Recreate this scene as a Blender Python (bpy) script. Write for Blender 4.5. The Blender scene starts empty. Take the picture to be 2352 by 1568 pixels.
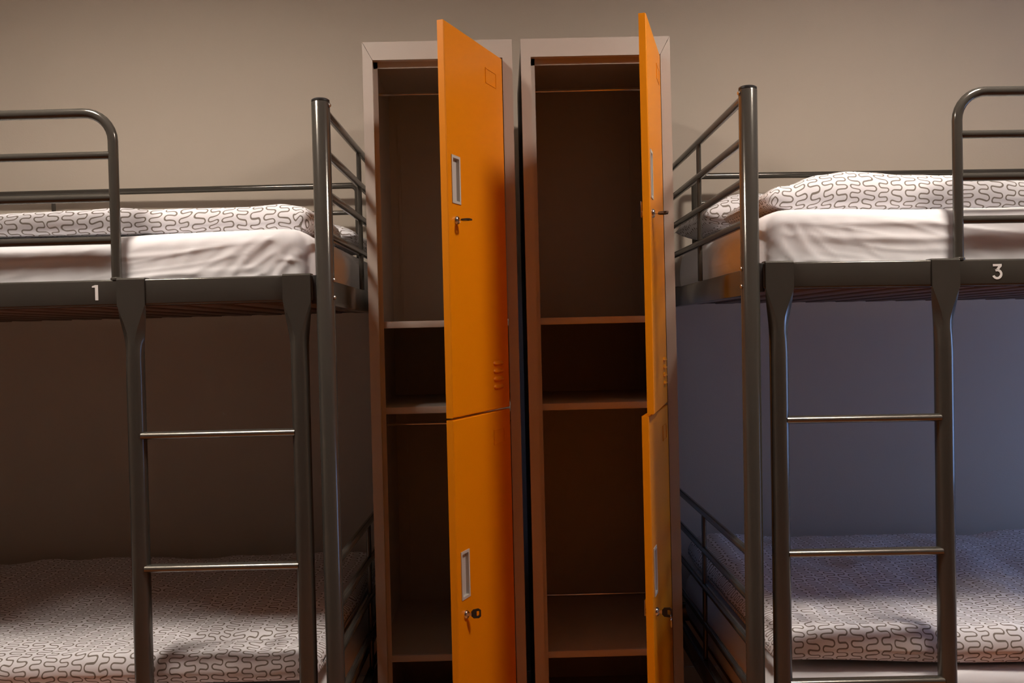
import bpy, bmesh, math, random
from mathutils import Vector, Matrix, noise
random.seed(7)
scene = bpy.context.scene
COL = scene.collection

# ------------------------------------------------------------------ camera
F_PX, PITCH, ROLL, YAW, HC = 2113.5, -0.008, -0.0237, 0.0097, 1.13
cam_d = bpy.data.cameras.new('camera'); cam = bpy.data.objects.new('camera', cam_d); COL.objects.link(cam)
cam_d.sensor_width = 36.0; cam_d.lens = F_PX / 2352 * 36.0; cam_d.clip_start = 0.02
_r = Vector((math.cos(YAW), -math.sin(YAW), 0)); _f0 = Vector((math.sin(YAW), math.cos(YAW), 0)); _z = Vector((0, 0, 1))
_f = _f0 * math.cos(PITCH) + _z * math.sin(PITCH); _u = -_f0 * math.sin(PITCH) + _z * math.cos(PITCH)
_R = _r * math.cos(ROLL) + _u * math.sin(ROLL); _U = -_r * math.sin(ROLL) + _u * math.cos(ROLL)
cam.matrix_world = Matrix(((_R.x, _U.x, -_f.x, 0), (_R.y, _U.y, -_f.y, 0), (_R.z, _U.z, -_f.z, HC), (0, 0, 0, 1)))
scene.camera = cam

# ------------------------------------------------------------------ light and exposure
SKY = (0.27, 0.47, 1.0); SKY_STRENGTH = 5.8
LAMP_COLOR = (1.0, 0.89, 0.79); LAMP_STRENGTH = 104.0
LAMP_X, LAMP_Y, LAMP_R = (-1.0, 1.08), 1.47, 0.16
CEIL = 2.52
world = bpy.data.worlds.new('World'); scene.world = world; world.use_nodes = True
bg = world.node_tree.nodes['Background']; bg.inputs[0].default_value = (*SKY, 1); bg.inputs[1].default_value = SKY_STRENGTH
scene.view_settings.view_transform = 'Standard'; scene.view_settings.look = 'None'
scene.view_settings.exposure = 0.0; scene.view_settings.gamma = 1.0; scene.view_settings.use_curve_mapping = False

# room
X0, X1, Y0, WALL = -2.72, 2.85, -3.4, 2.892
WIN = (1.55, 2.55, 0.45, 1.45)                       # y0, y1, z0, z1 of the window in the right wall
pl = bpy.data.lights.new('window_portal', 'AREA'); pl.shape = 'RECTANGLE'; pl.size = WIN[1]-WIN[0]; pl.size_y = WIN[3]-WIN[2]
pl.cycles.is_portal = True
po = bpy.data.objects.new('window_portal', pl); COL.objects.link(po)
po.location = (X1 + 0.06, (WIN[0]+WIN[1])/2, (WIN[2]+WIN[3])/2)
po.rotation_euler = (math.pi/2, 0, math.pi/2)

# ------------------------------------------------------------------ materials
def mat(name, color, rough=0.5, metal=0.0, var=0.0, vscale=8.0, bump=0.0, bscale=60.0, spec=0.5, coat=0.0, stretch=None, coord='Object'):
    m = bpy.data.materials.new(name); m.use_nodes = True
    nt = m.node_tree; b = nt.nodes['Principled BSDF']
    b.inputs['Base Color'].default_value = (*color, 1); b.inputs['Roughness'].default_value = rough
    b.inputs['Metallic'].default_value = metal; b.inputs['Specular IOR Level'].default_value = spec
    b.inputs['Coat Weight'].default_value = coat; b.inputs['Coat Roughness'].default_value = 0.15
    tc = nt.nodes.new('ShaderNodeTexCoord'); vec = tc.outputs[coord]
    if stretch:
        mp = nt.nodes.new('ShaderNodeMapping'); mp.inputs['Scale'].default_value = stretch
        nt.links.new(vec, mp.inputs[0]); vec = mp.outputs[0]
    if var:
        n = nt.nodes.new('ShaderNodeTexNoise'); n.inputs['Scale'].default_value = vscale; n.inputs['Detail'].default_value = 4
        nt.links.new(vec, n.inputs['Vector'])
        mx = nt.nodes.new('ShaderNodeMix'); mx.data_type = 'RGBA'
        mx.inputs[6].default_value = (*[c*(1-var) for c in color], 1); mx.inputs[7].default_value = (*[min(1, c*(1+var)) for c in color], 1)
        nt.links.new(n.outputs['Fac'], mx.inputs[0]); nt.links.new(mx.outputs[2], b.inputs['Base Color'])
    if bump:
        n2 = nt.nodes.new('ShaderNodeTexNoise'); n2.inputs['Scale'].default_value = bscale; n2.inputs['Detail'].default_value = 3
        nt.links.new(vec, n2.inputs['Vector'])
        bp = nt.nodes.new('ShaderNodeBump'); bp.inputs['Strength'].default_value = bump; bp.inputs['Distance'].default_value = 0.002
        nt.links.new(n2.outputs['Fac'], bp.inputs['Height']); nt.links.new(bp.outputs[0], b.inputs['Normal'])
    return m

M = dict(
    wall=mat('wall_paint', (0.57, 0.495, 0.405), 0.85, var=0.03, vscale=3, bump=0.12, bscale=220),
    wall_far=mat('warm_bounce_paint', (0.36, 0.21, 0.12), 0.85, var=0.03, vscale=3, bump=0.12, bscale=220),  # terracotta invented for the unseen front wall, to warm the bounced light
    ceiling=mat('ceiling_paint', (0.72, 0.69, 0.64), 0.9, var=0.02),
    floor=mat('brown_floor', (0.38, 0.115, 0.022), 0.45, var=0.3, vscale=5, stretch=(1, 9, 1)),
    steel=mat('graphite_lacquer', (0.092, 0.084, 0.071), 0.16, metal=0.45, var=0.05, vscale=30),
    rung=mat('rung_lacquer', (0.22, 0.205, 0.175), 0.24, metal=0.8, var=0.05, vscale=30),
    slat=mat('slat_wood', (0.15, 0.085, 0.055), 0.6, var=0.2, vscale=12, stretch=(6, 1, 1)),
    locker=mat('locker_grey', (0.47, 0.415, 0.365), 0.42, var=0.03, vscale=20, bump=0.05, bscale=400),
    inside=mat('locker_inner_grey', (0.42, 0.38, 0.335), 0.5, var=0.04, vscale=12),
    orange=mat('orange_enamel', (0.81, 0.26, 0.0), 0.40, var=0.02, vscale=6, bump=0.05, bscale=300, spec=0.3),
    handle=mat('grey_plastic', (0.55, 0.53, 0.49), 0.45, var=0.04),
    chrome=mat('chrome', (0.75, 0.73, 0.70), 0.18, metal=1.0, var=0.02),
    black=mat('black_plastic', (0.02, 0.018, 0.017), 0.4, var=0.1),
    bolt=mat('bolt_zinc', (0.55, 0.53, 0.5), 0.3, metal=1.0, var=0.02),
    white=mat('white_vinyl', (0.85, 0.83, 0.80), 0.6, var=0.02),
    frame=mat('window_white', (0.75, 0.73, 0.70), 0.5, var=0.02),
    sheet=mat('cotton_sheet', (0.87, 0.855, 0.87), 0.9, var=0.02, vscale=7, bump=0.12, bscale=14, spec=0.2),
    lamp_body=mat('lamp_white', (0.8, 0.78, 0.74), 0.4, var=0.02),
)

def make_glass():
    m = bpy.data.materials.new('window_glass'); m.use_nodes = True; nt = m.node_tree
    b = nt.nodes['Principled BSDF']; b.inputs['Transmission Weight'].default_value = 1.0; b.inputs['Roughness'].default_value = 0.0
    b.inputs['IOR'].default_value = 1.45
    t = nt.nodes.new('ShaderNodeBsdfTransparent'); mx = nt.nodes.new('ShaderNodeMixShader'); mx.inputs[0].default_value = 0.92
    nt.links.new(b.outputs[0], mx.inputs[1]); nt.links.new(t.outputs[0], mx.inputs[2])
    nt.links.new(mx.outputs[0], nt.nodes['Material Output'].inputs[0]); return m
M['glass'] = make_glass()

def make_emit():
    m = bpy.data.materials.new('lamp_diffuser'); m.use_nodes = True; nt = m.node_tree; b = nt.nodes['Principled BSDF']
    b.inputs['Base Color'].default_value = (0.9, 0.85, 0.8, 1)
    b.inputs['Emission Color'].default_value = (*LAMP_COLOR, 1); b.inputs['Emission Strength'].default_value = LAMP_STRENGTH; return m
M['emit'] = make_emit()

def make_squiggle():
    """white cotton printed with columns of grey meandering lines; UVs are in metres"""
    m = bpy.data.materials.new('squiggle_cotton'); m.use_nodes = True; nt = m.node_tree; b = nt.nodes['Principled BSDF']
    b.inputs['Roughness'].default_value = 0.9; b.inputs['Specular IOR Level'].default_value = 0.2
    L = nt.links.new
    def mth(op, a, c=None, d=None):
        n = nt.nodes.new('ShaderNodeMath'); n.operation = op
        for i, v in enumerate((a, c, d)):
            if v is None: continue
            if isinstance(v, (int, float)): n.inputs[i].default_value = v
            else: L(v, n.inputs[i])
        return n.outputs[0]
    W, H, LL, T = 0.0300, 0.0110, 0.0058, 0.00145
    tc = nt.nodes.new('ShaderNodeTexCoord')
    nz = nt.nodes.new('ShaderNodeTexNoise'); nz.inputs['Scale'].default_value = 24; nz.inputs['Detail'].default_value = 0.0
    L(tc.outputs['UV'], nz.inputs['Vector'])
    sep = nt.nodes.new('ShaderNodeSeparateXYZ'); L(tc.outputs['UV'], sep.inputs[0])
    ns = nt.nodes.new('ShaderNodeSeparateColor'); L(nz.outputs['Color'], ns.inputs[0])
    u = mth('ADD', sep.outputs[0], mth('MULTIPLY', mth('SUBTRACT', ns.outputs[0], 0.5), 0.016))
    v = mth('ADD', sep.outputs[1], mth('MULTIPLY', mth('SUBTRACT', ns.outputs[1], 0.5), 0.018))
    col = mth('FLOOR', mth('DIVIDE', u, W))
    ul = mth('SUBTRACT', u, mth('MULTIPLY', mth('ADD', col, 0.5), W))
    wn = nt.nodes.new('ShaderNodeTexWhiteNoise'); wn.noise_dimensions = '1D'; L(col, wn.inputs['W'])
    v2 = mth('ADD', v, wn.outputs['Value'])
    k = mth('FLOOR', mth('DIVIDE', v2, H))
    vl = mth('SUBTRACT', v2, mth('MULTIPLY', mth('ADD', k, 0.5), H))
    par = mth('SUBTRACT', mth('MULTIPLY', mth('FLOORED_MODULO', k, 2.0), 2.0), 1.0)
    um = mth('MULTIPLY', ul, par); av = mth('ABSOLUTE', vl)
    def hyp(a, c): return mth('SQRT', mth('ADD', mth('MULTIPLY', a, a), mth('MULTIPLY', c, c)))
    dA = mth('ABSOLUTE', mth('SUBTRACT', hyp(mth('SUBTRACT', um, LL), vl), H/2))
    dB = mth('ABSOLUTE', mth('SUBTRACT', hyp(mth('ADD', um, LL), mth('SUBTRACT', H, av)), H/2))
    dC = mth('ABSOLUTE', mth('SUBTRACT', av, H/2))
    sA = mth('GREATER_THAN', um, LL); sB = mth('LESS_THAN', um, -LL); sC = mth('SUBTRACT', mth('SUBTRACT', 1.0, sA), sB)
    d = mth('ADD', mth('ADD', mth('MULTIPLY', sA, dA), mth('MULTIPLY', sB, dB)), mth('MULTIPLY', sC, dC))
    mr = nt.nodes.new('ShaderNodeMapRange'); mr.interpolation_type = 'SMOOTHSTEP'
    mr.inputs[1].default_value = T*0.75; mr.inputs[2].default_value = T*1.25; mr.inputs[3].default_value = 1; mr.inputs[4].default_value = 0
    L(d, mr.inputs[0])
    mx = nt.nodes.new('ShaderNodeMix'); mx.data_type = 'RGBA'
    mx.inputs[6].default_value = (0.86, 0.84, 0.86, 1); mx.inputs[7].default_value = (0.24, 0.205, 0.175, 1)
    L(mr.outputs[0], mx.inputs[0]); L(mx.outputs[2], b.inputs['Base Color'])
    n2 = nt.nodes.new('ShaderNodeTexNoise'); n2.inputs['Scale'].default_value = 16; n2.inputs['Detail'].default_value = 3
    L(tc.outputs['Object'], n2.inputs['Vector'])
    bp = nt.nodes.new('ShaderNodeBump'); bp.inputs['Strength'].default_value = 0.3; bp.inputs['Distance'].default_value = 0.004
    L(n2.outputs['Fac'], bp.inputs['Height']); L(bp.outputs[0], b.inputs['Normal'])
    return m
M['squiggle'] = make_squiggle()

# ------------------------------------------------------------------ mesh helpers
def obj(name, bm, material, parent=None, smooth=False, angle=None):
    me = bpy.data.meshes.new(name); bm.normal_update(); bm.to_mesh(me); bm.free()
    me.materials.append(M[material] if isinstance(material, str) else material)
    if smooth or angle:
        for p in me.polygons: p.use_smooth = True
        if angle:
            me.set_sharp_from_angle(angle=math.radians(angle))
    o = bpy.data.objects.new(name, me); COL.objects.link(o)
    if parent: o.parent = parent
    return o
def link_copy(o, parent, loc=None):
    c = o.copy(); COL.objects.link(c); c.parent = parent
    if loc: c.location = loc
    return c
def thing(name, label, cat, loc=(0, 0, 0), group=None):
    o = bpy.data.objects.new(name, None); COL.objects.link(o); o.location = loc; o.empty_display_size = 0.1
    o['label'] = label; o['category'] = cat
    if group: o['group'] = group
    return o
def tag(o, label, cat, group=None):
    o['label'] = label; o['category'] = cat
    if group: o['group'] = group
    return o
def struct(o, label=None):
    o['kind'] = 'structure'
    if label: o['label'] = label
    return o
def box(bm, x0, x1, y0, y1, z0, z1, bevel=0.0, seg=2):
    if x0 > x1: x0, x1 = x1, x0
    r = bmesh.ops.create_cube(bm, size=1.0)
    for v in r['verts']:
        v.co = Vector(((x0+x1)/2 + v.co.x*(x1-x0), (y0+y1)/2 + v.co.y*(y1-y0), (z0+z1)/2 + v.co.z*(z1-z0)))
    if bevel:
        es = list({e for v in r['verts'] for e in v.link_edges})
        bmesh.ops.bevel(bm, geom=es, offset=bevel, segments=seg, profile=0.5, affect='EDGES')
    return bm
def boxo(name, dims, material, parent=None, bevel=0.0, seg=2):
    bm = bmesh.new(); box(bm, *dims, bevel=bevel, seg=seg)
    return obj(name, bm, material, parent, angle=40 if bevel else None)
def tube(bm, pts, r, n=14, cap=True, ry=None):
    """round tube through pts; ry squashes it vertically (world z)"""
    pts = [Vector(p) for p in pts]; rings = []
    T = []
    for i in range(len(pts)):
        a = pts[max(i-1, 0)]; c = pts[min(i+1, len(pts)-1)]; T.append((c-a).normalized())
    ref = Vector((0, 0, 1)) if abs(T[0].z) < 0.9 else Vector((0, 1, 0))
    s = T[0].cross(ref).normalized()
    for p, t in zip(pts, T):
        s = (s - t*s.dot(t)).normalized(); w = t.cross(s)
        rings.append([bm.verts.new(p + (s*math.cos(2*math.pi*k/n)*r + w*math.sin(2*math.pi*k/n)*(ry or r))) for k in range(n)])
    for a, b in zip(rings, rings[1:]):
        for k in range(n):
            bm.faces.new((a[k], a[(k+1) % n], b[(k+1) % n], b[k]))
    if cap:
        bm.faces.new(rings[0][::-1]); bm.faces.new(rings[-1])
    return bm
def tubeo(name, pts, r, material, parent=None, n=14, ry=None):
    bm = bmesh.new(); tube(bm, pts, r, n, ry=ry); bmesh.ops.recalc_face_normals(bm, faces=bm.faces)
    return obj(name, bm, material, parent, angle=50)
def lathe(bm, prof, axis_o, axis_d, n=20):
    d = Vector(axis_d).normalized(); s = d.orthogonal().normalized(); w = d.cross(s); o = Vector(axis_o); rings = []
    for r, h in prof:
        rings.append([bm.verts.new(o + d*h + (s*math.cos(2*math.pi*k/n) + w*math.sin(2*math.pi*k/n))*max(r, 1e-5)) for k in range(n)])
    for a, b in zip(rings, rings[1:]):
        for k in range(n): bm.faces.new((a[k], a[(k+1) % n], b[(k+1) % n], b[k]))
    bm.faces.new(rings[0][::-1]); bm.faces.new(rings[-1])
    bmesh.ops.recalc_face_normals(bm, faces=bm.faces); return bm
def arc(c, r, a0, a1, ax, ay, n=8):
    return [Vector(c) + Vector(ax)*(r*math.cos(a0+(a1-a0)*i/n)) + Vector(ay)*(r*math.sin(a0+(a1-a0)*i/n)) for i in range(n+1)]
def prism(bm, poly, y0, y1):
    """extrude an x-z outline along y"""
    a = [bm.verts.new((p[0], y0, p[1])) for p in poly]; b = [bm.verts.new((p[0], y1, p[1])) for p in poly]
    bm.faces.new(a); bm.faces.new(b[::-1]); k = len(poly)
    for i in range(k): bm.faces.new((a[i], b[i], b[(i+1) % k], a[(i+1) % k]))
    bmesh.ops.recalc_face_normals(bm, faces=bm.faces); return bm
def interp(x, tab):
    if x <= tab[0][0]: return tab[0][1]
    for (a, b), (c, d) in zip(tab, tab[1:]):
        if x <= c:
            t = (x-a)/(c-a); t = t*t*(3-2*t); return b+(d-b)*t
    return tab[-1][1]
def nz(x, y, z=0.0): return noise.noise(Vector((x, y, z)))
def ridge(x, y, z=0.0): return 1.0 - abs(noise.noise(Vector((x, y, z))))*2.0

def soft(name, xs, dims, endr, material, sg, parent=None, disp=None, ny=46, nzs=9, na=7, rad=None):
    """closed cloth-covered slab: rounded-rectangle ring at every x station, rounded ends, displaced along its normals.
    dims(x) -> y0, y1, z0, z1 ; UVs in metres"""
    bm = bmesh.new(); uvl = bm.loops.layers.uv.new('UVMap'); rings = []; uvs = []
    xa, xb = xs[0], xs[-1]
    st = []
    nE = 7
    for i in range(nE): st.append((xa + endr*(1-math.cos(math.pi/2*i/nE)), endr*(1-math.sin(math.pi/2*i/nE))))
    for x in xs:
        if xa+endr <= x <= xb-endr: st.append((x, 0.0))
    for i in range(nE-1, -1, -1): st.append((xb - endr*(1-math.cos(math.pi/2*i/nE)), endr*(1-math.sin(math.pi/2*i/nE))))
    st = [(st[0][0]+0.0003, st[0][1]*1.25+0.004)] + st + [(st[-1][0]-0.0003, st[-1][1]*1.25+0.004)]
    for x, d in st:
        y0, y1, z0, z1 = dims(x)
        hz = (z1-z0)/2; r0 = min(rad or hz*0.98, hz*0.98)
        dz = min(d, hz*0.93)
        y0 += d; y1 -= d; z0 += dz; z1 -= dz; r = max(min(r0, (z1-z0)/2*0.98), 0.0005)
        pts = []
        def fl(a, b, n):
            for i in range(n): pts.append((a[0]+(b[0]-a[0])*i/n, a[1]+(b[1]-a[1])*i/n))
        def ar(cy, cz, a0):
            for i in range(na): a = a0 - math.pi/2*i/na; pts.append((cy+r*math.cos(a), cz+r*math.sin(a)))
        fl((y0, z0+r), (y0, z1-r), nzs); ar(y0+r, z1-r, math.pi)
        fl((y0+r, z1), (y1-r, z1), ny); ar(y1-r, z1-r, math.pi/2)
        fl((y1, z1-r), (y1, z0+r), nzs); ar(y1-r, z0+r, 0)
        fl((y1-r, z0), (y0+r, z0), 10); ar(y0+r, z0+r, -math.pi/2)
        pts = pts[-(na+10):] + pts[:-(na+10)]; nom = (y1+d)-(y0-d)-2*r0
        acc = [0.0]
        for a, b in zip(pts, pts[1:]+pts[:1]): acc.append(acc[-1]+math.hypot(a[0]-b[0], a[1]-b[1]))
        if d > 0:
            vt = nom + math.pi*r0 + (z1+dz-z0+dz-2*r0)
            acc = [vt + (p[0]-(y0-d+r0)) - (z1+dz-p[1]) for p in pts]; acc.append(acc[0])
        rings.append([bm.verts.new((x*sg, p[0], p[1])) for p in pts]); uvs.append((acc, x + (-(d) if x < (xa+xb)/2 else d)))
    n = len(rings[0])
    for i in range(len(rings)-1):
        a, b = rings[i], rings[i+1]; (ua, xa_), (ub, xb_) = uvs[i], uvs[i+1]
        for k in range(n):
            f = bm.faces.new((a[k], a[(k+1) % n], b[(k+1) % n], b[k]))
            for lp, uv in zip(f.loops, ((xa_, ua[k]), (xa_, ua[k+1]), (xb_, ub[k+1]), (xb_, ub[k]))): lp[uvl].uv = uv
    bm.faces.new(rings[0]); bm.faces.new(rings[-1])
    bmesh.ops.recalc_face_normals(bm, faces=bm.faces); bm.normal_update()
    if disp:
        mv = [(v, v.normal.copy()) for v in bm.verts]
        new = [v.co + nn*disp(v.co.x*sg, v.co.y, v.co.z, nn) for v, nn in mv]
        for (v, _), c in zip(mv, new): v.co = c
    return obj(name, bm, material, parent, smooth=True)

def stations(a, fine, b, s1=0.012, s2=0.05):
    xs = []; x = a
    while x < fine: xs.append(x); x += s1
    while x < b: xs.append(x); x += s2
    xs.append(b); return xs

# ------------------------------------------------------------------ the room
def slab(name, dims, material): return struct(boxo(name, dims, material))
slab('floor', (X0-0.1, X1+0.1, Y0-0.1, WALL+0.1, -0.1, 0.0), 'floor')
slab('ceiling', (X0-0.1, X1+0.1, Y0-0.1, WALL+0.1, CEIL, CEIL+0.1), 'ceiling')
slab('wall_back', (X0-0.1, X1+0.1, WALL, WALL+0.1, 0, CEIL), 'wall')
slab('wall_front', (X0-0.1, X1+0.1, Y0-0.1, Y0, 0, CEIL), 'wall_far')
slab('wall_left', (X0-0.1, X0, Y0, WALL, 0, CEIL), 'wall')
bm = bmesh.new()
box(bm, X1, X1+0.1, Y0, WIN[0], 0, CEIL); box(bm, X1, X1+0.1, WIN[1], WALL, 0, CEIL)
box(bm, X1, X1+0.1, WIN[0], WIN[1], 0, WIN[2]); box(bm, X1, X1+0.1, WIN[0], WIN[1], WIN[3], CEIL)
struct(obj('wall_right', bm, 'wall'))
w = bpy.data.objects.new('window_1', None); COL.objects.link(w); w.location = (X1, (WIN[0]+WIN[1])/2, WIN[2]); struct(w)
_yo, _zo = w.location.y, w.location.z
bm = bmesh.new(); ya, yb, za, zb = WIN[0]-_yo, WIN[1]-_yo, 0, WIN[3]-WIN[2]
box(bm, 0.02, 0.07, ya, yb, za, za+0.05); box(bm, 0.02, 0.07, ya, yb, zb-0.05, zb)
box(bm, 0.02, 0.07, ya, ya+0.05, za+0.05, zb-0.05); box(bm, 0.02, 0.07, yb-0.05, yb, za+0.05, zb-0.05)
box(bm, 0.02, 0.07, -0.025, 0.025, za+0.05, zb-0.05); obj('window_frame', bm, 'frame', w)
boxo('pane', (0.042, 0.048, ya+0.05, -0.025, za+0.05, zb-0.05), 'glass', w); boxo('pane', (0.042, 0.048, 0.025, yb-0.05, za+0.05, zb-0.05), 'glass', w)
for nm, d in (('baseboard_back', (X0, X1, WALL-0.012, WALL, 0, 0.07)), ('baseboard_left', (X0, X0+0.012, Y0, WALL-0.012, 0, 0.07)), ('baseboard_right', (X1-0.012, X1, Y0, WALL-0.012, 0, 0.07))):
    struct(boxo(nm, d, 'frame', bevel=0.002))

# ceiling lamps
for lx, side in zip(LAMP_X, ('left', 'right')):
    t = thing('ceiling_lamp', 'round white ceiling lamp above the %s-hand bunk bed' % side, 'lamp', (lx, LAMP_Y, CEIL), 'ceiling lamps')
    bm = bmesh.new(); lathe(bm, [(LAMP_R+0.03, 0), (LAMP_R+0.03, 0.067), (LAMP_R+0.022, 0.071), (LAMP_R+0.008, 0.071), (LAMP_R+0.008, 0.03)], (0, 0, 0), (0, 0, -1), 40)
    obj('housing', bm, 'lamp_body', t, angle=40)
    bm = bmesh.new(); lathe(bm, [(LAMP_R+0.004, 0.034), (LAMP_R, 0.046), (LAMP_R*0.7, 0.05)], (0, 0, 0), (0, 0, -1), 40)
    obj('diffuser', bm, 'emit', t, smooth=True)

# ------------------------------------------------------------------ bunk beds
BL, BW = 2.08, 0.93
PR = 0.019
BEAM, LBEAM = 1.2601, 0.292
BH = 0.054
LA, LB = 0.0563, 0.3957
def stroke_digit(ch):
    """outline of a digit drawn as thick strokes; unit height 1"""
    bm = bmesh.new()
    def quad(p): bm.faces.new([bm.verts.new((q[0], 0, q[1])) for q in p])
    if ch == '1':
        quad([(0.10, 0), (0.30, 0), (0.30, 1), (0.10, 1)]); quad([(0.10, 1), (0.10, 0.84), (-0.10, 0.84), (-0.10, 0.93)])
    else:
        t = 0.15
        quad([(-0.28, 1), (-0.28, 1-t), (0.30, 1-t), (0.30, 1)])
        quad([(0.30, 1-t), (0.08, 1-t), (-0.10, 0.60), (0.08, 0.60)])
        c = (0.0, 0.33); ro, ri = 0.34, 0.34-t
        a0, a1 = math.radians(115), math.radians(-160); n = 26
        for i in range(n):
            p, q = a0+(a1-a0)*i/n, a0+(a1-a0)*(i+1)/n
            quad([(c[0]+ro*math.cos(p), c[1]+ro*math.sin(p)), (c[0]+ro*math.cos(q), c[1]+ro*math.sin(q)), (c[0]+ri*math.cos(q), c[1]+ri*math.sin(q)), (c[0]+ri*math.cos(p), c[1]+ri*math.sin(p))])
    bmesh.ops.remove_doubles(bm, verts=bm.verts, dist=1e-4)
    bmesh.ops.recalc_face_normals(bm, faces=bm.faces)
    r = bmesh.ops.extrude_face_region(bm, geom=list(bm.faces))
    for g in r['geom']:
        if isinstance(g, bmesh.types.BMVert): g.co.y -= 0.03
    bmesh.ops.recalc_face_normals(bm, faces=bm.faces)
    return bm

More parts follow.
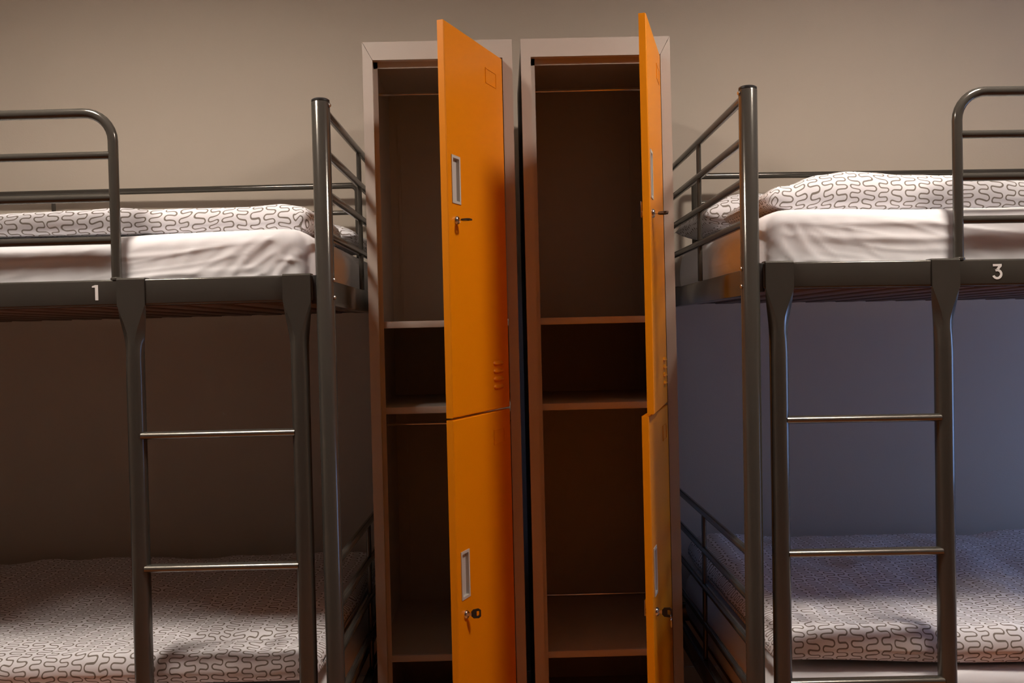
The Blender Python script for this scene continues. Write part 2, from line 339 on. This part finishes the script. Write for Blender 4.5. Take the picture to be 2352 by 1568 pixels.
def make_bed(digit, sg, loc, rz, tilt, label, mid):
    t = thing('bunk_bed', label, 'bunk bed', loc, 'steel bunk beds')
    t.rotation_euler = (0, tilt, rz)
    X = lambda x: x*sg
    floor_z = lambda x: tilt*X(x) - loc[2]          # local height of the floor under local x
    # posts
    for px in (0.0, BL):
        for py in (0.0, BW):
            bm = bmesh.new(); lathe(bm, [(PR, floor_z(px)+0.001), (PR, 1.612), (PR-0.0015, 1.614)], (X(px), py, 0), (0, 0, 1), 28)
            p = obj('post', bm, 'steel', t, angle=40)
            bm = bmesh.new(); lathe(bm, [(PR-0.0005, 1.6142), (PR-0.0005, 1.6175), (PR-0.004, 1.62)], (X(px), py, 0), (0, 0, 1), 28)
            obj('cap', bm, 'black', p, angle=50)
            if py == 0.0 and px == 0.0:
                for bz in (BEAM-0.012, BEAM-0.048, 1.606):
                    bm = bmesh.new(); lathe(bm, [(0.0045, 0), (0.0045, 0.002), (0.003, 0.0035)], (X(-PR+0.0008), -0.004, bz), (-sg, -0.25, 0), 12); obj('bolt', bm, 'bolt', p, angle=40)
    # end rails, both levels, both ends
    for px in (0.0, BL):
        for zs in ((1.604, 1.5178, 1.432, 1.3458), (0.657, 0.5623, 0.468, 0.373)):
            for z in zs: tubeo('end_rail', [(X(px), PR-0.004, z), (X(px), BW-PR+0.004, z)], 0.0088, 'steel', t)
            zb = (BEAM if zs[0] > 1 else LBEAM) - 0.01
            tubeo('end_bar', [(X(px), mid, zb), (X(px), mid, zs[0]-0.004)], 0.0062, 'steel', t)
        for zt in (BEAM, LBEAM):
            boxo('end_beam', (X(px)-0.0115, X(px)+0.0115, PR-0.003, BW-PR+0.003, zt-BH-0.012, zt-0.012), 'steel', t, bevel=0.003)
    # side beams
    for zt in (BEAM, LBEAM):
        for py in (0.0, BW):
            boxo('side_beam', (X(PR+0.004), X(BL-PR-0.004), py-0.0115, py+0.0115, zt-BH, zt), 'steel', t, bevel=0.0045, seg=3)
            for px in (PR, BL-PR-0.006):
                boxo('beam_bracket', (X(px-0.004), X(px+0.008), py-0.009, py+0.009, zt-BH-0.006, zt-0.001), 'black', t, bevel=0.0015)
    # wooden slats
    first = {}
    for zt in (BEAM, LBEAM):
        for i in range(22):
            c = 0.075 + i*0.0918
            if not first:
                first['s'] = boxo('slat', (-0.027, 0.027, 0.0135, BW-0.0135, -0.006, 0.006), 'slat', t, bevel=0.002); o = first['s']
            else: o = link_copy(first['s'], t)
            o.location = (X(c), 0, zt-BH+0.004)
    # front guard: bent tube and three bars
    gx, gt = 0.4292, 1.6035; ge = BL - 0.06; r = 0.058
    pts = [Vector((gx, 0, BEAM-0.002)), Vector((gx, 0, gt-r))] + arc((gx+r, 0, gt-r), r, math.pi, math.pi/2, (1, 0, 0), (0, 0, 1))[1:]
    pts += arc((ge-r, 0, gt-r), r, math.pi/2, 0, (1, 0, 0), (0, 0, 1)) + [Vector((ge, 0, BEAM-0.002))]
    tubeo('guard_rail', [(X(p.x), p.y, p.z) for p in pts], 0.0102, 'steel', t, n=16)
    for z in (1.5162, 1.4290, 1.3417): tubeo('guard_bar', [(X(gx+0.006), 0, z), (X(ge-0.006), 0, z)], 0.0083, 'steel', t)
    bm = bmesh.new(); lathe(bm, [(0.0125, 0), (0.0125, 0.004), (0.0105, 0.006)], (X(gx), 0, BEAM-0.001), (0, 0, 1), 18); obj('guard_foot', bm, 'steel', t, angle=40)
    # back guard
    g0, g1 = 0.085, BL-0.085; zt = 1.5952; r = 0.02
    pts = [Vector((g0, BW, BEAM-0.002)), Vector((g0, BW, zt-r))] + arc((g0+r, BW, zt-r), r, math.pi, math.pi/2, (1, 0, 0), (0, 0, 1))[1:]
    pts += arc((g1-r, BW, zt-r), r, math.pi/2, 0, (1, 0, 0), (0, 0, 1)) + [Vector((g1, BW, BEAM-0.002))]
    tubeo('back_guard_rail', [(X(p.x), p.y, p.z) for p in pts], 0.0095, 'steel', t)
    tubeo('back_guard_bar', [(X(g0+0.004), BW, 1.5127), (X(g1-0.004), BW, 1.5127)], 0.007, 'steel', t)
    tubeo('back_guard_bar', [(X(1.02), BW, BEAM-0.002), (X(1.02), BW, zt-0.004)], 0.006, 'steel', t)
    # ladder
    for lx in (LA, LB):
        bm = bmesh.new(); rings = []; n = 32; Rt = 0.0187
        zt = BEAM - BH - 0.001
        # the tube is pressed flat at the top: a triangular flat face runs out into the round tube
        for dz, Wd, w, ys, m in [(0, .0285, .0280, -.0120, 0), (.012, .0281, .0238, -.0100, 0), (.026, .0268, .0190, -.0075, .02), (.040, .0250, .0142, -.0050, .06),
                                 (.055, .0231, .0095, -.0030, .15), (.070, .0215, .0052, -.0015, .35), (.085, .0203, .0020, -.0005, .62), (.105, .0194, .0005, 0, .88), (.135, .0187, .0002, 0, 1), (None, .0187, .0002, 0, 1)]:
            z = zt - dz if dz is not None else floor_z(lx)+0.001
            yf = -0.0155; yb = max(ys+0.003, 0.0187*min(1, (dz if dz is not None else 1)/0.09)); ring = []
            for k in range(n):
                a = math.pi + math.pi*k/16                                       # 0..16 front half, 17..31 back half
                c = (Rt*math.cos(a), Rt*math.sin(a))
                if k <= 16:
                    if k <= 5: t_ = k/5; q = (-Wd+(Wd-w)*t_, ys+(yf-ys)*t_)
                    elif k >= 11: t_ = (k-11)/5; q = (w+(Wd-w)*t_, yf+(ys-yf)*t_)
                    else: q = (-w+2*w*(k-5)/6, yf)
                    p = (q[0]+(c[0]-q[0])*m, q[1]+(c[1]-q[1])*m)
                else:
                    p = (Wd*math.cos(a), ys + (yb-ys)*math.sin(a)); p = (p[0]+(c[0]-p[0])*m, p[1]+(c[1]-p[1])*m)
                ring.append(bm.verts.new((X(lx)+p[0], p[1], z)))
            rings.append(ring)
        for a, b in zip(rings, rings[1:]):
            for k in range(n): bm.faces.new((a[k], a[(k+1) % n], b[(k+1) % n], b[k]))
        bm.faces.new(rings[0]); bm.faces.new(rings[-1]); bmesh.ops.recalc_face_normals(bm, faces=bm.faces)
        lr = obj('ladder_rail', bm, 'steel', t, angle=24)
        bm = bmesh.new()                                                        # plate hooked over the beam
        prof = [(-0.0155, BEAM-BH-0.001), (-0.0155, BEAM-0.001), (-0.0125, BEAM+0.0025), (0.0125, BEAM+0.0025), (0.0155, BEAM-0.001), (0.0155, BEAM-0.03),
                (0.0128, BEAM-0.03), (0.0128, BEAM-0.0005), (-0.0125, BEAM-0.0005), (-0.0125, BEAM-BH-0.001)]
        a = [bm.verts.new((X(lx)-0.0285, p[0], p[1])) for p in prof]; b = [bm.verts.new((X(lx)+0.0285, p[0], p[1])) for p in prof]
        for i in range(len(prof)): j = (i+1) % len(prof); bm.faces.new((a[i], a[j], b[j], b[i]))
        bm.faces.new(a); bm.faces.new(b); bmesh.ops.recalc_face_normals(bm, faces=bm.faces)
        obj('hook_plate', bm, 'steel', lr)
    for z in (0.9383, 0.6650, 0.3992, 0.130):
        bm = bmesh.new(); tube(bm, [(X(LA+0.012), -0.004, z), (X(LB-0.012), -0.004, z)], 0.0135, 16, ry=0.0082); bmesh.ops.recalc_face_normals(bm, faces=bm.faces)
        obj('rung', bm, 'rung', t, angle=60)
        
    # number on the beam
    bm = stroke_digit(digit); hgt = 0.031
    xc = 0.4725 if digit == '1' else 0.502
    bmesh.ops.transform(bm, verts=bm.verts, matrix=Matrix.Translation((X(xc), -0.0113, BEAM-0.0415)) @ Matrix.Scale(hgt, 4))
    o = obj('number', bm, 'white', t); o['label'] = 'white number %s stuck on the beam' % digit
    return t

BED_L = ('1', -1, (-0.3605, 1.897, 0.0015), -0.0145, -0.0017)
BED_R = ('3', 1, (0.4991, 1.879, 0.0039), 0.0009, 0.0078)
make_bed(*BED_L, 'dark grey steel bunk bed with ladder and a white number 1, beside the left locker', 0.452)
make_bed(*BED_R, 'dark grey steel bunk bed with ladder and a white number 3, beside the right locker', 0.4715)

def place(o, bed): o.location = bed[2]; o.rotation_euler = (0, bed[4], bed[3]); return o

# ------------------------------------------------------------------ bedding
def mattress(bed, z0, z1fun, seed, label, amp=1.0, diag=1.0, flat=0.5):
    sg = bed[1]
    def dims(x): return (0.0145, BW-0.018, z0, z1fun(x))
    def crease(a, b, c, w=0.07): return math.exp(-(nz(a, b, c)/w)**2)
    def disp(x, y, z, n):
        side = max(0.0, -n.y); d = 0.003*nz(x*3, y*3+z*4, seed)
        e = math.exp(-((x-0.10)/0.13)**2); g = 1-math.exp(-((x-0.02)/0.16)**2)
        s1, s2 = (z-x), (x+z)
        # creases pulled towards the corner of the bed, long flat folds further along, fine puckers at the hem
        d += amp*side*(diag*(0.25+e)*(0.0026*crease(s1*4, s2*11, seed+3, 0.10) + 0.0018*crease(s1*9+3, s2*22, seed+6, 0.10))
                       + flat*g*(0.0034*crease(x*2.2, (z+0.10*x)*17, seed+9, 0.12) + 0.0015*crease(x*4, (z+0.12*x)*34, seed+12, 0.12))
                       + 0.0016*nz(x*30, z*14, seed+15)*max(0.0, 1-(z-z0-0.05)/0.06))
        d += 0.002*max(0, n.z)*ridge(x*4, y*9, seed+5)
        return d - 0.004*side
    o = soft('mattress', stations(0.026, 0.80, BL-0.03, 0.006), dims, 0.048, 'sheet', sg, None, disp, ny=40, nzs=26, na=10, rad=0.032)
    return place(tag(o, label, 'mattress', 'mattresses in pale fitted sheets'), bed)
UZ, LZ = BEAM-BH+0.011, LBEAM-BH+0.011
mattress(BED_L, UZ, lambda x: interp(x, [(0, 1.352), (0.1, 1.361), (0.3, 1.356), (0.55, 1.349), (2, 1.352)]), 2.0, 'pale pink-white sheeted mattress on the left-hand top bunk')
mattress(BED_R, UZ, lambda x: interp(x, [(0, 1.362), (0.1, 1.372), (0.4, 1.371), (2, 1.365)]), 5.0, 'pale pink-white sheeted mattress on the right-hand top bunk', diag=0.5, flat=0.75)
mattress(BED_L, LZ, lambda x: 0.390, 7.0, 'pale sheeted mattress on the left-hand bottom bunk')
mattress(BED_R, LZ, lambda x: 0.400, 11.0, 'pale sheeted mattress on the right-hand bottom bunk')

def duvet(bed, x0, y0, y1, zbot, ztop, seed, label, amp=0.010, endr=0.035, extra=None, name='duvet'):
    sg = bed[1]
    def dims(x): return (y0(x), y1, zbot(x), ztop(x))
    def disp(x, y, z, n):
        up = 1.0 if n.z > -0.3 else 0.0
        d = up*(amp*nz(x*5, y*5, seed) + 0.45*amp*nz(x*13, y*11+z*6, seed+4) + 0.35*amp*max(0, ridge(x*7+y*4, y*10-x*3, seed+8)-0.2))
        if extra: d += extra(x, y, z, n)
        return d
    o = soft(name, stations(x0, 0.9, BL-0.1, 0.010), dims, endr, 'squiggle', sg, None, disp, ny=60, nzs=4, na=9)
    return place(tag(o, label, 'duvet', 'duvets printed with grey squiggles'), bed)
# top bunks: folded duvets lying along the front of the mattress
duvet(BED_R, 0.055, lambda x: 0.075+0.02*math.sin(x*5), 0.47,
      lambda x: interp(x, [(0, 1.396), (0.07, 1.390), (0.13, 1.377), (2, 1.371)]),
      lambda x: interp(x, [(0.05, 1.418), (0.10, 1.434), (0.19, 1.460), (0.26, 1.466), (0.36, 1.459), (0.5, 1.452), (0.65, 1.440), (1.2, 1.45), (2, 1.44)]), 21.0,
      'white squiggle-print duvet folded along the right-hand top bunk', amp=0.006, endr=0.03)
duvet(BED_L, 0.050, lambda x: 0.075+0.02*math.sin(x*6+1), 0.47,
      lambda x: 1.3640,
      lambda x: interp(x, [(0.03, 1.405), (0.07, 1.417), (0.12, 1.426), (0.2, 1.421), (0.33, 1.418), (0.39, 1.416), (0.46, 1.423), (0.56, 1.416), (0.75, 1.412), (2, 1.41)]), 31.0,
      'white squiggle-print duvet folded along the left-hand top bunk', amp=0.005, endr=0.026)
# bottom bunks: duvets spread over the whole mattress
duvet(BED_R, 0.045, lambda x: 0.036+0.004*math.sin(x*9), BW-0.03, lambda x: 0.420 - 0.012*interp(x, [(0.1, 0), (0.5, 1)]),
      lambda x: interp(x, [(0.03, 0.475), (0.1, 0.492), (0.3, 0.486), (0.6, 0.484), (2, 0.48)]), 41.0,
      'squiggle-print duvet spread over the right-hand bottom bunk', amp=0.011, endr=0.03,
      extra=lambda x, y, z, n: 0.02*max(0, n.z)*interp(y, [(0.25, 0), (0.8, 1)]))
duvet(BED_L, 0.045, lambda x: 0.036-0.002*math.sin(x*9), BW-0.03, lambda x: 0.402,
      lambda x: interp(x, [(0.03, 0.462), (0.1, 0.47), (0.3, 0.468), (0.6, 0.465), (2, 0.47)]), 51.0,
      'squiggle-print duvet spread over the left-hand bottom bunk', amp=0.012, endr=0.03,
      extra=lambda x, y, z, n: 0.012*max(0, n.z)*interp(y, [(0.2, 0), (0.8, 1)]) - 0.02*max(0, n.z)*math.exp(-((y-0.17-0.1*(x-0.25)**2)/0.03)**2)*math.exp(-((x-0.2)/0.16)**2))

def pillow(bed, x0, x1, y0, y1, zb, th, seed, label):
    sg = bed[1]; bm = bmesh.new(); uvl = bm.loops.layers.uv.new('UVMap'); N = 30
    def P(i, j, s):
        u, v = -1+2*i/N, -1+2*j/N
        px = (x0+x1)/2 + (x1-x0)/2*u*(1-0.05*(1-v*v)); py = (y0+y1)/2 + (y1-y0)/2*v*(1-0.05*(1-u*u))
        h = ((1-u**4)*(1-v**4))**0.55
        zc = zb + th*0.36 - 0.03*max(0, -u-0.7)/0.3*0
        z = zc + s*th*h*(0.60 if s > 0 else 0.36) + (0.010*nz(px*8, py*8, seed)*h if s > 0 else 0)
        return Vector((px*sg, py, z))
    top = [[bm.verts.new(P(i, j, 1)) for j in range(N+1)] for i in range(N+1)]
    bot = [[top[i][j] if i in (0, N) or j in (0, N) else bm.verts.new(P(i, j, -1)) for j in range(N+1)] for i in range(N+1)]
    for g in (top, bot):
        for i in range(N):
            for j in range(N):
                f = bm.faces.new((g[i][j], g[i+1][j], g[i+1][j+1], g[i][j+1]))
                for lp in f.loops: lp[uvl].uv = (lp.vert.co.x, lp.vert.co.y + (0.5 if g is bot else 0))
    bmesh.ops.recalc_face_normals(bm, faces=bm.faces)
    o = obj('pillow', bm, 'squiggle', None, smooth=True)
    return place(tag(o, label, 'pillow', 'pillows on the top bunks'), bed)
pillow(BED_R, 0.015, 0.46, 0.485, 0.90, 1.377, 0.12, 61.0, 'squiggle-print pillow behind the end rails of the right-hand top bunk')
pillow(BED_L, 0.015, 0.46, 0.485, 0.90, 1.366, 0.075, 67.0, 'squiggle-print pillow behind the end rails of the left-hand top bunk')

# ------------------------------------------------------------------ lockers
KY, KD, KH = 2.2477, 0.502, 1.8482
SW, TR, DT = 0.024, 0.044, 0.016
S1, S2, S3, S4 = 1.1678, 0.9561, 0.3432, 0.10
def make_door(t, hx, z0, z1, theta, w, card, louvres, handle_z, lock_z, key):
    """door hinged at its right edge; local x = distance from the hinge (leftwards), local y = outwards from the outer face"""
    th = math.radians(theta)
    L = t.location
    # local frame: ex along the door from hinge to free edge, ey = into the locker side (inner face), ez up
    ex = Vector((-math.cos(th), -math.sin(th), 0)); en = Vector((math.sin(th), -math.cos(th), 0))
    origin = Vector((hx, KY-0.0005, 0)) - Vector(L)
    Mx = Matrix(((ex.x, en.x, 0, origin.x), (ex.y, en.y, 0, origin.y), (0, 0, 1, 0), (0, 0, 0, 1)))
    Mx[2][3] = -L.z
    h0, h1, hz0, hz1 = 0.2545, 0.2945, handle_z-0.051, handle_z+0.051
    bm = bmesh.new()
    # outer sheet round the hole for the handle, folded back at its rim; inner sheet closes it
    b = 0.002
    xs = [b, h0, h1, w-b]; zs = [z0+b, hz0, hz1, z1-b]
    V = {}
    for i, x in enumerate(xs):
        for k, z in enumerate(zs): V[i, k] = bm.verts.new((x, 0, z))
    for i in range(3):
        for k in range(3):
            if (i, k) == (1, 1): continue
            bm.faces.new((V[i, k], V[i+1, k], V[i+1, k+1], V[i, k+1]))
    hb = [bm.verts.new((x, -0.012, z)) for x, z in ((h0, hz0), (h1, hz0), (h1, hz1), (h0, hz1))]
    hf = [V[1, 1], V[2, 1], V[2, 2], V[1, 2]]
    for i in range(4): bm.faces.new((hf[i], hf[(i+1) % 4], hb[(i+1) % 4], hb[i]))
    bm.faces.new(hb)
    per = [V[0, 0], V[1, 0], V[2, 0], V[3, 0], V[3, 1], V[3, 2], V[3, 3], V[2, 3], V[1, 3], V[0, 3], V[0, 2], V[0, 1]]
    def off(v, y, d):
        x = v.co.x; z = v.co.z
        return bm.verts.new((x + (-d if x < 0.01 else d if x > w-0.01 else 0), y, z + (-d if z < z0+0.01 else d if z > z1-0.01 else 0)))
    p2 = [off(v, -b, b) for v in per]; p3 = [off(v, -DT, b) for v in per]
    for A, B in ((per, p2), (p2, p3)):
        for i in range(12): bm.faces.new((A[i], A[(i+1) % 12], B[(i+1) % 12], B[i]))
    bm.faces.new(p3)
    bmesh.ops.recalc_face_normals(bm, faces=bm.faces)
    bmesh.ops.transform(bm, verts=bm.verts, matrix=Mx)
    d = obj('door', bm, 'orange', t); d['label'] = 'orange enamelled locker door standing open'
    def part(nm, bm, m, angle=40):
        bmesh.ops.transform(bm, verts=bm.verts, matrix=Mx); bmesh.ops.recalc_face_normals(bm, faces=bm.faces); return obj(nm, bm, m, d, angle=angle)
    # handle: flanged tray with a finger hole
    bm = bmesh.new(); fl = 0.005; e = 0.0015
    box(bm, h0-0.001, h0+fl, -0.0005, 0.0018, hz0-0.001, hz1+0.001); box(bm, h1-fl, h1+0.001, -0.0005, 0.0018, hz0-0.001, hz1+0.001)
    box(bm, h0+fl, h1-fl, -0.0005, 0.0018, hz0-0.001, hz0+fl); box(bm, h0+fl, h1-fl, -0.0005, 0.0018, hz1-fl, hz1+0.001)
    box(bm, h0+fl, h1-fl, -0.0072, -0.0058, hz0+fl, hz1-fl)
    box(bm, h0+fl-e, h0+fl, -0.007, -0.0005, hz0+fl, hz1-fl); box(bm, h1-fl, h1-fl+e, -0.007, -0.0005, hz0+fl, hz1-fl)
    box(bm, h0+fl, h1-fl, -0.007, -0.0005, hz0+fl-e, hz0+fl); box(bm, h0+fl, h1-fl, -0.007, -0.0005, hz1-fl, hz1-fl+e)
    hd = part('handle', bm, 'handle', None); hd['label'] = 'recessed grey plastic pull'
    # lock
    lx = 0.2765
    bm = bmesh.new(); lathe(bm, [(0.0095, -0.001), (0.0095, 0.003), (0.008, 0.005), (0.0065, 0.006), (0.0055, 0.0052)], (lx, 0, lock_z), (0, 1, 0), 22)
    part('lock', bm, 'chrome')
    bm = bmesh.new(); box(bm, lx-0.006, lx+0.006, -DT-0.006, -DT+0.001, lock_z-0.006, lock_z+0.006, 0.002)
    box(bm, lx-0.004, lx+0.010, -DT-0.0075, -DT-0.006, lock_z-0.008, lock_z+0.026, 0.0005)
    part('latch', bm, 'chrome')
    for z in louvres:
        bm = bmesh.new(); xa, xb = 0.040, 0.096; n = 6; rows = []
        for x, k in ((xa, 0.15), (xa+0.006, 1.0), (xb-0.006, 1.0), (xb, 0.15)):
            rows.append([bm.verts.new((x, -0.0004, z-0.0055*k)), bm.verts.new((x, 0.0042*k, z-0.0035*k)), bm.verts.new((x, 0.0054*k, z-0.001*k)), bm.verts.new((x, 0.002*k, z+0.004*k)), bm.verts.new((x, -0.0004, z+0.006*k))])
        for a, c in zip(rows, rows[1:]):
            for i in range(4): bm.faces.new((a[i], a[i+1], c[i+1], c[i]))
            bm.faces.new((a[4], a[0], c[0], c[4]))
        bm.faces.new(rows[0]); bm.faces.new(rows[-1]); part('louvre', bm, 'orange', 60)
    if card:
        bm = bmesh.new(); xa, xb, za, zb = 0.040, 0.103, card-0.018, card+0.018; q = 0.0022
        box(bm, xa, xa+q, -0.0004, 0.0011, za, zb); box(bm, xb-q, xb, -0.0004, 0.0014, za, zb)
        box(bm, xa+q, xb-q, -0.0004, 0.0011, za, za+q); box(bm, xa+q, xb-q, -0.0004, 0.0011, zb-q, zb)
        part('card_frame', bm, 'orange', None)
    # key in the lock: a thing of its own
    kb = Matrix.Translation(Vector(L)) @ Mx
    kl, kroll, ktilt, ring = key
    base = kb @ Vector((lx, 0.0054, lock_z))
    k = thing('key', kl, 'key', base, 'keys left in the locker locks')
    R3 = Matrix(((en.x, ex.x, 0), (en.y, ex.y, 0), (en.z, ex.z, 1))).to_4x4()          # local: x = out of the lock, y along the door, z up
    R3 = R3 @ Matrix.Rotation(ktilt, 4, 'Z') @ Matrix.Rotation(kroll, 4, 'X')
    bm = bmesh.new(); box(bm, -0.001, 0.008, -0.0008, 0.0008, -0.0032, 0.0032); bmesh.ops.transform(bm, verts=bm.verts, matrix=R3); obj('blade', bm, 'chrome', k)
    bm = bmesh.new(); pr = [(0.0075, 0.005), (0.012, 0.0095), (0.024, 0.0105), (0.029, 0.007), (0.029, -0.007), (0.024, -0.0105), (0.012, -0.0095), (0.0075, -0.005)]
    hole = [(0.019, 0.0048), (0.0215, 0.0055), (0.0245, 0.005), (0.0255, 0.003), (0.0255, -0.003), (0.0245, -0.005), (0.0215, -0.0055), (0.019, -0.0048)]
    ly = []
    for y in (-0.0017, 0.0017):
        o_ = [bm.verts.new((a, y, c)) for a, c in pr]; i_ = [bm.verts.new((a, y, c)) for a, c in hole]; ly.append((o_, i_))
        for q in range(8): bm.faces.new((o_[q], o_[(q+1) % 8], i_[(q+1) % 8], i_[q]))
    for s in (0, 1):
        for q in range(8): bm.faces.new((ly[0][s][q], ly[0][s][(q+1) % 8], ly[1][s][(q+1) % 8], ly[1][s][q]))
    bmesh.ops.recalc_face_normals(bm, faces=bm.faces); bmesh.ops.transform(bm, verts=bm.verts, matrix=R3); obj('bow', bm, 'black', k)
    if ring:
        bm = bmesh.new(); c = R3 @ Vector((0.0262, 0, -0.004)); ax = R3.to_3x3() @ Vector((0, 1, 0))
        pts = [c + Vector((0, 0, -0.007)) + ax*(0.007*math.cos(a)) + Vector((0, 0, 1))*(0.008*math.sin(a)) for a in [2*math.pi*i/18 for i in range(19)]]
        tube(bm, pts, 0.0007, 6); obj('key_ring', bm, 'chrome', k, smooth=True)
        bm = bmesh.new(); p = c + Vector((0, 0, -0.013)); box(bm, p.x-0.0008, p.x+0.0008, p.y-0.0045, p.y+0.0045, p.z-0.014, p.z+0.001); obj('spare_blade', bm, 'chrome', k)

def make_locker(xl, xr, label, seam, lower_rod, doors):
    t = thing('locker', label, 'locker', ((xl+xr)/2, KY+KD/2, 0), 'two-door steel lockers')
    ox, oy = t.location.x, t.location.y
    def pb(nm, d, m='inside', bevel=0.0): return boxo(nm, (d[0]-ox, d[1]-ox, d[2]-oy, d[3]-oy, d[4], d[5]), m, t, bevel=bevel)
    kf = KY + 0.018                        # depth of the front frame flange
    th = 0.002
    for x in (xl, xr-th): pb('side_panel', (x, x+th, kf, KY+KD, 0.02, KH-0.0005), 'locker')
    pb('back_panel', (xl+th, xr-th, KY+KD-th, KY+KD, 0.02, KH-0.0005))
    pb('top_panel', (xl+th, xr-th, kf, KY+KD-th, KH-th-0.0005, KH-0.0005), 'locker')
    # mitred front frame
    gl, gr = (0.0008, 0.0) if seam == 'left' else (0.0, 0.0008)
    def fr(nm, poly):
        bm = bmesh.new(); prism(bm, [(p[0]-ox, p[1]) for p in poly], KY-oy, kf-oy); return obj(nm, bm, 'locker', t)
    fr('top_rail', [(xl+gl, KH), (xr-gr, KH), (xr-SW-gr*.5, KH-TR), (xl+SW+gl*.5, KH-TR)])
    fr('stile', [(xl, 0.0), (xl, KH-gl), (xl+SW, KH-TR-gl), (xl+SW, 0.0)])
    fr('stile', [(xr, 0.0), (xr, KH-gr), (xr-SW, KH-TR-gr), (xr-SW, 0.0)])
    pb('plinth', (xl+SW, xr-SW, KY+0.002, kf, 0.0, S4-0.02), 'locker')
    # door stop just behind the frame opening
    pb('door_stop', (xl+SW-0.004, xl+SW+0.010, kf, kf+0.002, S4, KH-TR), 'locker'); 
    pb('door_stop', (xl+SW-0.004, xr-SW+0.004, kf, kf+0.002, KH-TR-0.016, KH-TR+0.004), 'locker')
    for z in (S1, S2, S3, S4):
        s = pb('shelf', (xl+th, xr-th, kf+0.012, KY+KD-th, z-th, z))
        pb_ = boxo('shelf_lip', (xl+th-ox, xr-th-ox, kf+0.004-oy, kf+0.012-oy, z-0.0165, z), 'locker', s, bevel=0.001)
    rz = [1.786] + ([0.893] if lower_rod else [])
    for z in rz: tubeo('hanging_rod', [(xl+th-ox, 2.5-oy, z), (xr-th-ox, 2.5-oy, z)], 0.0045, 'chrome', t)
    # back panel fold lines
    for x in (xl+0.030, xr-0.030): pb('back_rib', (x-0.004, x+0.004, KY+KD-th-0.003, KY+KD-th, S4, KH-0.03))
    for d in doors: make_door(t, xr-SW-0.0012, *d)
    return t
HZU, HZL = 1.4665, 0.611
LV = (1.062, 1.0435, 1.025, 1.0065)
make_locker(-0.326, 0.0385, 'grey steel locker with two orange doors half open, beside the bed marked 1', 'left', True, [
    (0.9535, 1.8010, 67.0, 0.3155, 1.7360, LV, HZU, 1.3785, ('key with a dark bow seen edge-on in the upper door of the left locker', math.pi/2, 0.0, False)),
    (0.1000, 0.9490, 67.0, 0.3155, 0.8890, (), HZL, 0.5248, ('key with a black bow in the lower door of the left locker', 0.0, -0.75, False))])
make_locker(0.0596, 0.4242, 'grey steel locker with two orange doors seen nearly edge-on, beside the bed marked 3', 'right', False, [
    (0.9535, 1.8010, 75.0, 0.3155, 1.7360, LV, HZU, 1.3825, ('key with a dark bow in the upper door of the right locker', 1.2, 0.0, False)),
    (0.1000, 0.9490, 72.8, 0.3155, 0.8890, (), HZL, 0.5228, ('key on a ring with a spare in the lower door of the right locker', 0.0, 0.0, True))])
# rod that has dropped out of its sockets
o = tubeo('loose_rod', [(0.066, 0, 0), (0.414, 0, 0)], 0.0045, 'chrome'); o.location = (0, KY+KD-0.0096, S3+0.0046)
tag(o, 'thin chrome hanging rod fallen onto the lower shelf of the right locker', 'rod')
